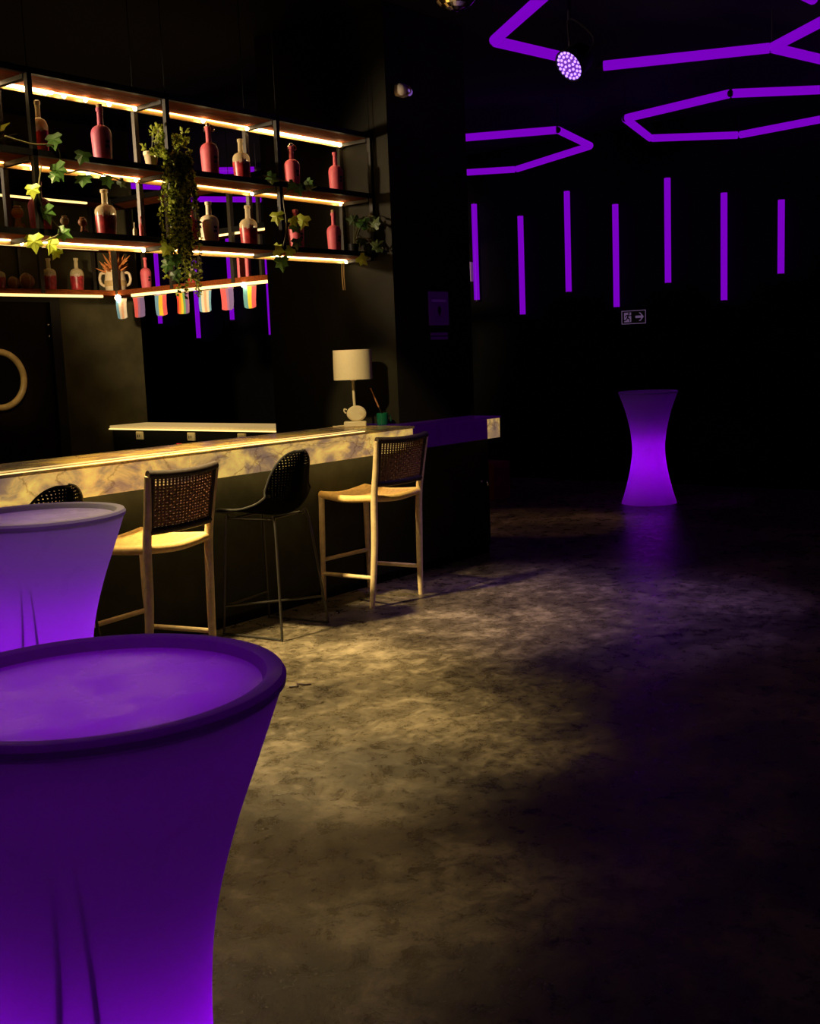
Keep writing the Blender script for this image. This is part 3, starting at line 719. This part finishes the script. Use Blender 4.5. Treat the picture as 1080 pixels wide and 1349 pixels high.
# ---------------------------------------------------------------- table lamp, pen cup on the bar
ZB = 1.0745
def lamp():
    t = thing('table_lamp', 'unlit white table lamp with drum shade on the bar', 'lamp', (5.885, 5.20, ZB), .68-PI/2)
    B(-.078, -.045, 0, .078, .045, .038).build('base', M['lamp_white'], t, bevel=.006)
    MB().lathe([(1e-4, -.018), (.050, -.018), (.060, -.010), (.062, 0), (.060, .010), (.050, .018), (1e-4, .018)], 32,
               M4=Matrix.Translation((.012, -.01, .092)) @ Matrix.Rotation(PI/2, 4, 'X') @ Matrix.Diagonal((1.12, .90, 1, 1))).build('oval_body', M['lamp_white'], t)
    MB().tube(smoothcurve([(-.055, 0, .12), (-.072, 0, .125), (-.074, 0, .11), (-.062, 0, .095)], 4), .005, 6).build('handle', M['lamp_white'], t)
    MB().tube([(.0, 0, .13), (-.004, 0, .33)], .0095, 12).build('stem', M['lamp_white'], t)
    MB().lathe([(.0125, .318), (.022, .322), (.022, .332), (.0125, .335)], 16).build('shade_holder', M['lamp_white'], t)
    MB().lathe([(.136, .328), (.1345, .328), (.1325, .533), (.134, .533), (.136, .328)], 48).build('shade', M['shade'], t)
    s = MB()
    for a in (0, 2*PI/3, 4*PI/3): s.tube([(0, 0, .333), (.134*math.cos(a), .134*math.sin(a), .333)], .002, 5)
    s.build('shade_spider', M['lamp_white'], t)
    MB().tube(smoothcurve([(-.078, 0, .01), (-.11, .0, .008), (-.135, .02, .005), (-.16, .06, .004)], 4), .004, 6).build('power_cord', M['lamp_white'], t)
lamp()
def cup():
    t = thing('green_glass_tumbler', 'dark green glass tumbler right of the lamp on the bar', 'glass', (6.075, 5.11, ZB))
    MB().lathe([(1e-4, 0), (.038, 0), (.040, .01), (.042, .082), (.040, .083), (.0375, .012), (1e-4, .010)], 24).build('body', M['green_glass'], t)
    MB().tube(smoothcurve([(.028, -.022, .04), (.034, -.028, .06), (.05, -.034, .055), (.055, -.03, .02)], 4), .003, 6).build('twist', M['green_glass'], t)
    p = thing('copper_stirrer', 'slim copper-tipped stirrer leaning out of the green tumbler', 'stirrer', (6.075, 5.11, ZB))
    a = Vector((.018, -.012, .014)); e = Vector((-.055, .052, .262)); d = e-a
    MB().tube([a, a+d*.45], .0045, 8).build('barrel', M['dark_pen'], p)
    MB().tube([a+d*.45, a+d*.8, a+d*.82, e], [.0055, .0055, .0035, .003], 8).build('tip', M['copper'], p)
cup()

# ---------------------------------------------------------------- rattan bar stools
def rattan_stool():
    t = thing('rattan_bar_stool', '', 'bar stool')
    f = M['cane_frame']
    for s in (-1, 1):
        MB().tube(smoothcurve([(s*.222, .215, 0), (s*.215, .212, .35), (s*.208, .205, .69)], 6), [.0165]*6+[.019]*7, 12).build('leg', f, t)
        lg = smoothcurve([(s*.238, -.222, 0), (s*.226, -.232, .18), (s*.216, -.247, .42), (s*.216, -.258, .68), (s*.222, -.285, .85), (s*.236, -.318, 1.045)], 5)
        n = len(lg); MB().tube(lg, [.016+.006*math.sin(PI*i/(n-1)) for i in range(n)], 12).build('leg', f, t)
        MB().tube([(s*.219, .213, .175), (s*.227, -.232, .19)], .0135, 10).build('side_stretcher', f, t)
    MB().tube([(.217, .212, .265), (-.217, .212, .265)], .0135, 10).build('front_stretcher', f, t)
    # seat
    def zs(u, v):  # saddle
        return .692 - .020*math.cos(v*PI/2)**2
    sf = MB()
    for s in (-1, 1):
        sf.tube(smoothcurve([(s*.208, .212, .692), (s*.212, .0, .674), (s*.214, -.255, .690)], 6), .023, 10)
    sf.tube(smoothcurve([(-.208, .212, .690), (0, .218, .668), (.208, .212, .690)], 6), .022, 10)
    sf.tube(smoothcurve([(-.214, -.255, .690), (0, -.258, .674), (.214, -.255, .690)], 6), .022, 10)
    sf.build('seat_frame', M['cane_seat'], t)
    w = MB()
    for i in range(23):
        y = -.240 + i*.0205
        pts = [(-.208+.416*j/10, y+.010*math.sin(PI*j/10), .698-.022*math.sin(PI*j/10)-.012*math.sin(PI*(i+.5)/23)+(.0025 if (i+j) % 2 else 0)) for j in range(11)]
        w.tube(pts, .0094, 6)
    stuff(w.build('woven_seat', M['cane_seat'], t))
    # back
    def bp(u, z):  # u -1..1
        k = (z-.68)/.365; y = -.258-.060*k**1.1; xw = .216+.02*k
        return Vector((u*xw, y-.028*(1-u*u), z+.012*u*u*k))
    br = MB()
    br.tube([bp(-1+2*i/12, 1.040) for i in range(13)], .021, 10)
    br.tube([bp(-1+2*i/12, .775) for i in range(13)], .019, 10)
    br.build('back_rail', M['back_shade'], t)
    wv = MB()
    for i in range(16):
        z = .800+i*.0142
        wv.tube([bp(-.97+1.94*j/24, z)+Vector((0, .003 if (i+j) % 2 else -.003, 0)) for j in range(25)], .0058 if i < 14 else .0036, 4)
    for i in range(21):
        u = -.95+1.9*i/20
        wv.tube([bp(u, .785+.25*j/4) for j in range(5)], .0060, 4)
    stuff(wv.build('woven_back', M['brown_weave'], t))
    for s in (-1, 1):
        wr = MB(); wr.tube([bp(s*.93, z) + Vector((0, 0, 0)) for z in (.76, .85, .95, 1.05)], .016, 8)
        wr.build('back_post_shade', M['back_shade'], t)  # dark sleeve standing in for shade on the back post
    return t
st = rattan_stool(); st.location = (5.405, 4.705, 0); st.rotation_euler.z = -.03
st['label'] = 'pale rattan bar stool nearest the far end of the bar, beneath the lamp'; st['group'] = 'rattan stools at the bar'
s2 = copy_tree(st); s2.location = (3.475, 4.545, 0); s2.rotation_euler.z = .12
s2['label'] = 'pale rattan bar stool between the glowing table and the black wire-legged stool'

def wire_stool():
    t = thing('wire_bar_stool', '', 'bar stool')
    # shell: profile along s (front of seat to top of back), half-width per s
    prof = [(.235, .695, .19), (.20, .708, .205), (.10, .700, .215), (0, .688, .222), (-.09, .682, .226), (-.155, .700, .226), (-.195, .745, .222), (-.218, .81, .214), (-.235, .88, .200), (-.250, .95, .178), (-.260, 1.00, .145), (-.266, 1.035, .095), (-.269, 1.050, .04)]
    cur = smoothcurve([(w, y, z) for y, z, w in prof], 3)
    nu = 18; b = MB(); arc = 0; vs = []; uv = []; edge_l = []; edge_r = []
    for i, c in enumerate(cur):
        w, y, z = c; s = i/(len(cur)-1)
        if i: arc += (Vector((y, z)) - Vector((cur[i-1].y, cur[i-1].z))).length
        back = max(0, min(1, (s-.35)/.25))
        for j in range(nu+1):
            u = -1+2*j/nu
            wrap = .085*back*(1-.55*max(0, (s-.7)/.3))
            lift = .020*(1-back)*u**4 + .085*u*u*math.exp(-((s-.40)/.16)**2)
            p = Vector((u*w, y + wrap*u*u, z + lift)); vs.append(p); uv.append((.5+u*w, arc))
            if j == 0: edge_l.append(p)
            if j == nu: edge_r.append(p)
    n = nu+1
    b.add(vs, [(i*n+j, i*n+j+1, (i+1)*n+j+1, (i+1)*n+j) for i in range(len(cur)-1) for j in range(nu)]); b.uv = uv
    sh = b.build('seat_shell', M['perf'], t)
    so = sh.modifiers.new('solid', 'SOLIDIFY'); so.thickness = .006
    loop = edge_l + vs[-n+1:-1] + list(reversed(edge_r)) + list(reversed(vs[1:n-1]))
    MB().tube(loop, .006, 6, closed=True).build('shell_edge', M['black_plastic'], t)
    m = M['wire']
    for s in (-1, 1):
        rod = smoothcurve([(s*.16, .17, .672), (s*.175, .18, .64), (s*.215, .205, .06), (s*.218, .205, .010), (s*.222, .15, .008), (s*.228, -.15, .008), (s*.230, -.205, .010), (s*.226, -.21, .06), (s*.165, -.16, .64), (s*.15, -.13, .672)], 5)
        MB().tube(rod, .0072, 8).build('sled_leg', m, t)
        MB().tube([(s*.16, .17, .672), (s*.15, -.13, .672)], .0072, 8).build('seat_support', m, t)
        MB().box(s*.222-.012, .09, 0, s*.222+.012, .13, .012).build('floor_glide', M['black_plastic'], t, bevel=.002)
    for y in (.13, -.10):
        MB().tube([(-.158, y, .674), (.158, y, .674)], .0072, 8).build('cross_support', m, t)
    MB().tube([(-.208, .199, .165), (.208, .199, .165)], .0068, 8).build('footrest', m, t)
    MB().tube([(-.208, .199, .165), (.218, -.199, .165)], .0068, 8).build('diagonal_brace', m, t)
    return t
ws = wire_stool(); ws.location = (4.47, 4.645, 0); ws.rotation_euler.z = .16
ws['label'] = 'black perforated shell stool on wire sled legs between the two rattan stools'; ws['group'] = 'black shell stools at the bar'
w2 = copy_tree(ws); w2.location = (2.80, 4.47, 0); w2.rotation_euler.z = .22
w2['label'] = 'black perforated shell stool mostly hidden behind the farther left glowing table'

# ---------------------------------------------------------------- glowing cocktail tables
def cocktail_table(loc, prof, label, rod_dir, power, zlamp, seg=96, lean=0):
    t = thing('glowing_cocktail_table', label, 'table', loc, 0, 'glowing violet cocktail tables')
    pr = [(p[0], p[1]) for p in prof]
    c = smoothcurve([(r, 0, z) for r, z in pr], 7)
    R, ZT = pr[-1]
    body = MB().lathe([(p.x, p.z) for p in c], seg)
    ln = Vector((-loc[1], loc[0], 0)).normalized()*lean
    body.v = [(x+ln.x*(ZT-z), y+ln.y*(ZT-z), z) for x, y, z in body.v]
    body.build('body', M['plastic_shell'], t)
    if rod_dir is not None:
        def rad(z):
            for q, w in zip(c, c[1:]):
                if q.z <= z <= w.z: return q.x + (w.x-q.x)*(z-q.z)/(w.z-q.z)
            return c[0].x
        for sg in (-1, 1):
            pts = []
            for i in range(15):
                z = .88 - .84*i/14; an = rod_dir - .20 + sg*(.07 + .38*(i/14)**1.15); rr = rad(z)-.009
                pts.append((rr*math.cos(an)+ln.x*(ZT-z), rr*math.sin(an)+ln.y*(ZT-z), z))
            MB().tube(pts, [.001, .002, .003, .0042]+[.005]*11, 6).build('shadow_rod', M['plastic_rim'], t)  # added unseen rods inside the shell that cast its two dark lines
    MB().lathe([(R-.001, ZT-.001), (R+.006, ZT+.006), (R+.007, ZT+.016), (R+.002, ZT+.024), (R-.010, ZT+.026), (R-.022, ZT+.022), (R-.028, ZT+.012), (R-.030, ZT+.006)], 96).build('rim', M['rim_shell'], t)
    MB().lathe([(1e-4, ZT+.008), (R*.5, ZT+.0075), (R-.029, ZT+.007)], 96).build('table_top', M['plastic_top'], t)
    for k, (zz, share) in enumerate(((zlamp-.22, .30), (zlamp, .40), (zlamp+.22, .30))):
        d = bpy.data.lights.new('table_lamp_light', 'POINT'); d.color = (.25, 0, .75); d.energy = power*share; d.shadow_soft_size = .03
        o = bpy.data.objects.new('light_source', d); C.objects.link(o); o.parent = t; o.location = (0, 0, zz)
    return t
waist = [(.270, 0), (.228, .14), (.184, .34), (.166, .52), (.168, .66), (.182, .76), (.210, .868), (.245, .972), (.279, 1.074)]
cocktail_table((.957, 1.389, 0), waist, 'nearest glowing violet cocktail table with a worn top, foreground left', math.atan2(-1.389, -.957)-.02, 6.2, .27, lean=.047)
cocktail_table((2.045, 3.195, 0), [(r*.965, z) for r, z in waist], 'farther left glowing violet table standing before the black stool', math.atan2(-3.195, -2.045)-.02, 4.6, .57, lean=.055)
cocktail_table((10.12, 5.08, 0), [(.272, 0), (.228, .14), (.182, .34), (.160, .525), (.174, .70), (.218, .90), (.282, 1.085)], 'lone glowing violet cocktail table far across the dance floor', None, 5.0, .36, 64)

# ---------------------------------------------------------------- violet wall tubes
far = [(8.069, 2.173, 3.362), (7.406, 1.961, 3.15), (6.767, 2.187, 3.36), (6.15, 1.977, 3.145), (5.52, 2.202, 3.35), (4.881, 1.976, 3.12), (4.273, 2.207, 2.98), (11.695, 1.90, 3.1), (12.49, 2.151, 3.373), (13.26, 1.914, 3.12), (14.14, 2.174, 3.319)]
lab = ['leftmost violet wall tube seen right of the bar pier, beside the grey wall speaker', 'low violet wall tube, second from the pier', 'high violet wall tube, third from the pier', 'low violet wall tube directly above the exit sign', 'highest violet wall tube, above the far glowing table',
       'low violet wall tube, second from the right picture edge', 'shortest violet wall tube nearest the right picture edge', 'violet wall tube grazing the left edge of the pier, thin sliver', 'violet wall tube behind the flags left of the pier', 'lowest violet wall tube hanging below the rainbow flag', 'violet wall tube left of the trailing plant, behind the shelf']
for (y, z0, z1), l in zip(far, lab):
    t = thing('violet_light_tube', l, 'tube light', (11.5, y, z0), 0, 'vertical violet tubes on the far wall')
    MB().tube([(0, 0, .02), (0, 0, z1-z0-.02)], .034, 14).build('tube', M['tube'], t)
    for z in (0, z1-z0-.02): MB().tube([(0, 0, z), (0, 0, z+.02)], .03, 12).build('end_cap', M['tube_cap'], t)
    for z in (.2, z1-z0-.2): MB().box(.03, -.012, z-.012, .08, .012, z+.012).build('wall_clip', M['tube_cap'], t, smooth=False)

# ceiling hexagons
def hexagon(segs, label, z=3.66):
    P = [Vector((x, y, z)) for s in segs for (x, y) in s]; c = sum(P, Vector())/len(P)
    t = thing('hexagon_ceiling_light', label, 'ceiling light', c, 0, 'violet hexagon tube lights on the ceiling')
    seen = []
    for a, b in segs:
        a = Vector((*a, z)); b = Vector((*b, z)); d = (b-a).normalized()
        MB().tube([a+d*.016-c, b-d*.016-c], .036, 12).build('light_tube', M['tube'], t)
        for p in (a, b):
            if all((p-q).length > .1 for q in seen):
                seen.append(p)
                k = MB(); k.ball(p-c, .031, 10); k.build('corner_joint', M['tube_cap'], t)
                MB().tube([p-c+Vector((0, 0, .03)), p-c+Vector((0, 0, CE-z))], .003, 5).build('suspension_wire', M['tube_cap'], t)
def ring(pts): return list(zip(pts, pts[1:]+pts[:1]))
hexagon(ring([(9.00, 7.55), (9.76, 5.83), (10.79, 6.05), (11.43, 7.40), (10.75, 8.55), (9.70, 8.55)])[1:4] + [((9.76, 5.83), (9.20, 6.98))], 'violet ceiling hexagon partly hidden by the bar pier')
hexagon([((6.69, 4.49), (7.41, 4.38)), ((6.69, 4.49), (6.02, 3.62)), ((6.02, 3.62), (6.42, 2.62)), ((6.42, 2.62), (7.40, 2.55))], 'violet ceiling hexagon at the top behind the stage light')
hexagon([((7.87, 4.31), (8.35, 3.18)), ((8.35, 3.18), (7.75, 2.45)), ((8.35, 3.18), (9.45, 2.93))], 'violet ceiling tubes meeting in a Y at the upper right')
hexagon([((9.79, 5.12), (9.56, 4.00)), ((9.56, 4.00), (10.22, 3.17)), ((9.79, 5.12), (10.91, 5.42)), ((10.91, 5.42), (11.50, 4.72)), ((11.50, 4.72), (11.30, 3.45)), ((11.30, 3.45), (10.22, 3.17))], 'complete violet ceiling hexagon above the exit sign at right')
hexagon([((9.71, 11.55), (10.72, 10.93))], 'violet ceiling tube seen through the shelf above the cream bottle')
hexagon([((8.74, 9.58), (9.04, 9.29))], 'short violet ceiling tube seen behind a red bottle of the middle tier')
hexagon([((8.55, 11.02), (8.97, 10.84))], 'short violet ceiling tube seen left of the trailing plant')

# ---------------------------------------------------------------- exit sign, speaker, notices, lamps
def exit_sign():
    t = thing('exit_sign', 'dark exit sign with running figure and right-pointing arrow on the far wall', 'sign', (11.56, 5.965, 1.80))
    X = -.012
    B(-.010, -.150, 0, .02, .150, .150).build('plate', M['sign_black'], t, smooth=False)
    f = MB().box(X, -.150, 0, -.010, .150, .007).box(X, -.150, .143, -.010, .150, .150).box(X, -.150, .007, -.010, -.143, .143).box(X, .143, .007, -.010, .150, .143)
    f.build('border', M['sign_glow'], t, smooth=False)
    # picture right is -y
    def poly(b, pts): b.add([(X, y, z) for y, z in pts], [tuple(range(len(pts)))])
    a = MB(); poly(a, [(-.022, .063), (-.022, .089), (-.098, .089), (-.098, .063)])
    poly(a, [(-.062, .122), (-.126, .076), (-.098, .076), (-.084, .122)]); poly(a, [(-.062, .030), (-.084, .030), (-.098, .076), (-.126, .076)])
    a.build('arrow', M['sign_glow'], t, smooth=False)
    d = MB(); poly(d, [(.118, .022), (.118, .128), (.030, .128), (.030, .022)]); d.build('doorway', M['sign_glow'], t, smooth=False)
    X = -.0135
    r = MB()
    def lim(p, q, w):
        dy, dz = q[0]-p[0], q[1]-p[1]; L = math.hypot(dy, dz); ny, nz = -dz/L*w, dy/L*w
        r.add([(X, p[0]+ny, p[1]+nz), (X, p[0]-ny, p[1]-nz), (X, q[0]-ny, q[1]-nz), (X, q[0]+ny, q[1]+nz)], [(0, 1, 2, 3)])
    r.add([(X, .058+.011*math.cos(i*PI/5), .116+.011*math.sin(i*PI/5)) for i in range(10)], [tuple(range(10))])
    lim((.064, .102), (.076, .066), .010); lim((.066, .100), (.042, .090), .0055); lim((.042, .090), (.028, .098), .005)
    lim((.068, .100), (.096, .094), .0055); lim((.096, .094), (.106, .076), .005)
    lim((.074, .068), (.050, .058), .0065); lim((.050, .058), (.046, .026), .006); lim((.078, .068), (.092, .046), .0065); lim((.092, .046), (.118, .040), .006)
    r.build('running_figure', M['sign_black'], t, smooth=False)
exit_sign()
def speaker():
    t = thing('wall_speaker', 'small grey wall speaker left of the first violet tube on the far wall', 'speaker', (11.58, 8.195, 2.42))
    B(-.10, -.055, 0, -.01, .055, .24).build('cabinet', M['lamp_grey'], t, bevel=.015)
    g = MB()
    for i in range(9): g.box(-.104, -.042, .02+i*.023, -.1, .042, .03+i*.023)
    g.build('grille', M['tube_cap'], t, smooth=False)
    B(-.012, -.02, .1, 0, .02, .14).build('bracket', M['tube_cap'], t, smooth=False)
speaker()
def notice():
    t = thing('framed_notice', 'dim violet framed notice on the dark front of the bar pier', 'notice', (6.707, 5.06, 1.66))
    B(-.118, -.012, .105, .118, 0, .35).build('board', M['purple_paper'], t, bevel=.004)
    e = MB().add([(.0+.022*math.cos(i*PI/6), -.0135, .215+.03*math.sin(i*PI/6)) for i in range(12)], [tuple(range(12))]); e.add([(-.012, -.0135, .19), (.012, -.0135, .19), (0, -.0135, .165)], [(0, 1, 2)])
    e.build('emblem', M['sign_black'], t, smooth=False)
    B(-.09, -.0135, .275, .085, -.0125, .292).build('heading_bar', M['par_face_dim'], t, smooth=False)
    for z in (.03, 0): B(-.10, -.008, z, .10, 0, z+.022).build('lower_strip', M['purple_paper'], t, smooth=False)
notice()
def emergency():
    t = thing('emergency_light', 'small grey twin-head emergency light high on the pier front', 'emergency light', (6.33, 5.06, 3.33))
    B(-.052, -.07, 0, .052, 0, .085).build('housing', M['lamp_grey'], t, bevel=.02)
    MB().ball((-.03, -.07, .035), .036, 14).build('lamp_head', M['lamp_grey'], t)
    MB().ball((.052, -.06, .035), .026, 14).build('lamp_head', M['lens'], t)
    MB().lathe([(.02, 0), (.027, .004), (.03, .02), (.03, .03)], 16, M4=Matrix.Translation((.01, -.098, .04)) @ Matrix.Rotation(-PI/2, 4, 'X')).build('reflector', M['brass_rail'], t)
emergency()
def par():
    p = Vector((6.46, 3.76, 3.33))
    t = thing('stage_light', 'round violet LED stage light hanging under the ceiling', 'stage light', p)
    view = (Vector((0, 0, H))-p).normalized()
    right = Vector((.62, -.78, 0)); up = right.cross(-view).normalized()
    n = (view*.60 + (right*-.79 + up*-.61)*.80).normalized()
    m = n.to_track_quat('Z', 'Y').to_matrix().to_4x4()
    MB().lathe([(1e-4, -.16), (.06, -.16), (.09, -.12), (.100, -.02), (.106, 0), (.106, .014), (.098, .014), (.096, .002)], 32, M4=m).build('can', M['steel_black'], t)
    MB().lathe([(1e-4, .004), (.096, .004)], 32, M4=m).build('lens_plate', M['par_face'], t)
    pts = [(0, 0)] + [(.034*math.cos(i*PI/3), .034*math.sin(i*PI/3)) for i in range(6)] + [(.062*math.cos(i*PI/6+.2), .062*math.sin(i*PI/6+.2)) for i in range(12)] + [(.086*math.cos(i*PI/9), .086*math.sin(i*PI/9)) for i in range(18)]
    for (x, y) in pts:
        MB().ball(m @ Vector((x, y, .006)), .0090, 8).build('led_lens', M['par_led'], t)
    y = MB().tube(smoothcurve([m @ Vector((.115, 0, -.04)), m @ Vector((.115, 0, -.12))+Vector((0, 0, .08)), Vector((0, 0, .28)), m @ Vector((-.115, 0, -.12))+Vector((0, 0, .08)), m @ Vector((-.115, 0, -.04))], 5), .007, 6)
    y.build('yoke', M['steel_black'], t)
    MB().tube([(0, 0, .27), (0, 0, CE-p.z)], .012, 8).build('hanger', M['steel_black'], t)
par()
def mirror_ball():
    p = Vector((4.67, 3.35, 3.325))
    t = thing('mirror_ball', 'mirror ball cut by the top picture edge, gold-lit on its left', 'mirror ball', p)
    MB().ball((0, 0, 0), .118, 28).build('mirror_tiles', M['mirror'], t, smooth=False)
    MB().lathe([(.02, .115), (.02, .135), (1e-4, .137)], 14).build('cap', M['gold'], t)
    MB().tube([(0, 0, .13), (0, 0, CE-p.z)], .003, 6).build('cord', M['steel_black'], t)
mirror_ball()
t = thing('red_box', 'dark red box on the floor just beyond the bar end', 'box', (9.62, 6.60, 0))
B(0, 0, 0, .3, .36, .34).build('body', M['red_box'], t, bevel=.008)
B(-.006, -.006, .34, .306, .366, .40).build('lid', M['red_box'], t, bevel=.008)

t = thing('twig_scrap', 'tiny dark twig lying on the lit floor right of the nearest table', 'scrap', (3.71, 3.71, 0))
MB().tube(smoothcurve([(-.045, .03, .004), (-.02, .0, .006), (.0, .015, .008), (.02, -.015, .005), (.045, -.03, .004)], 4), .004, 6).build('stem', M['ink'], t)
MB().tube([(0, .015, .008), (.01, .03, .007)], .003, 6).build('side_shoot', M['ink'], t)
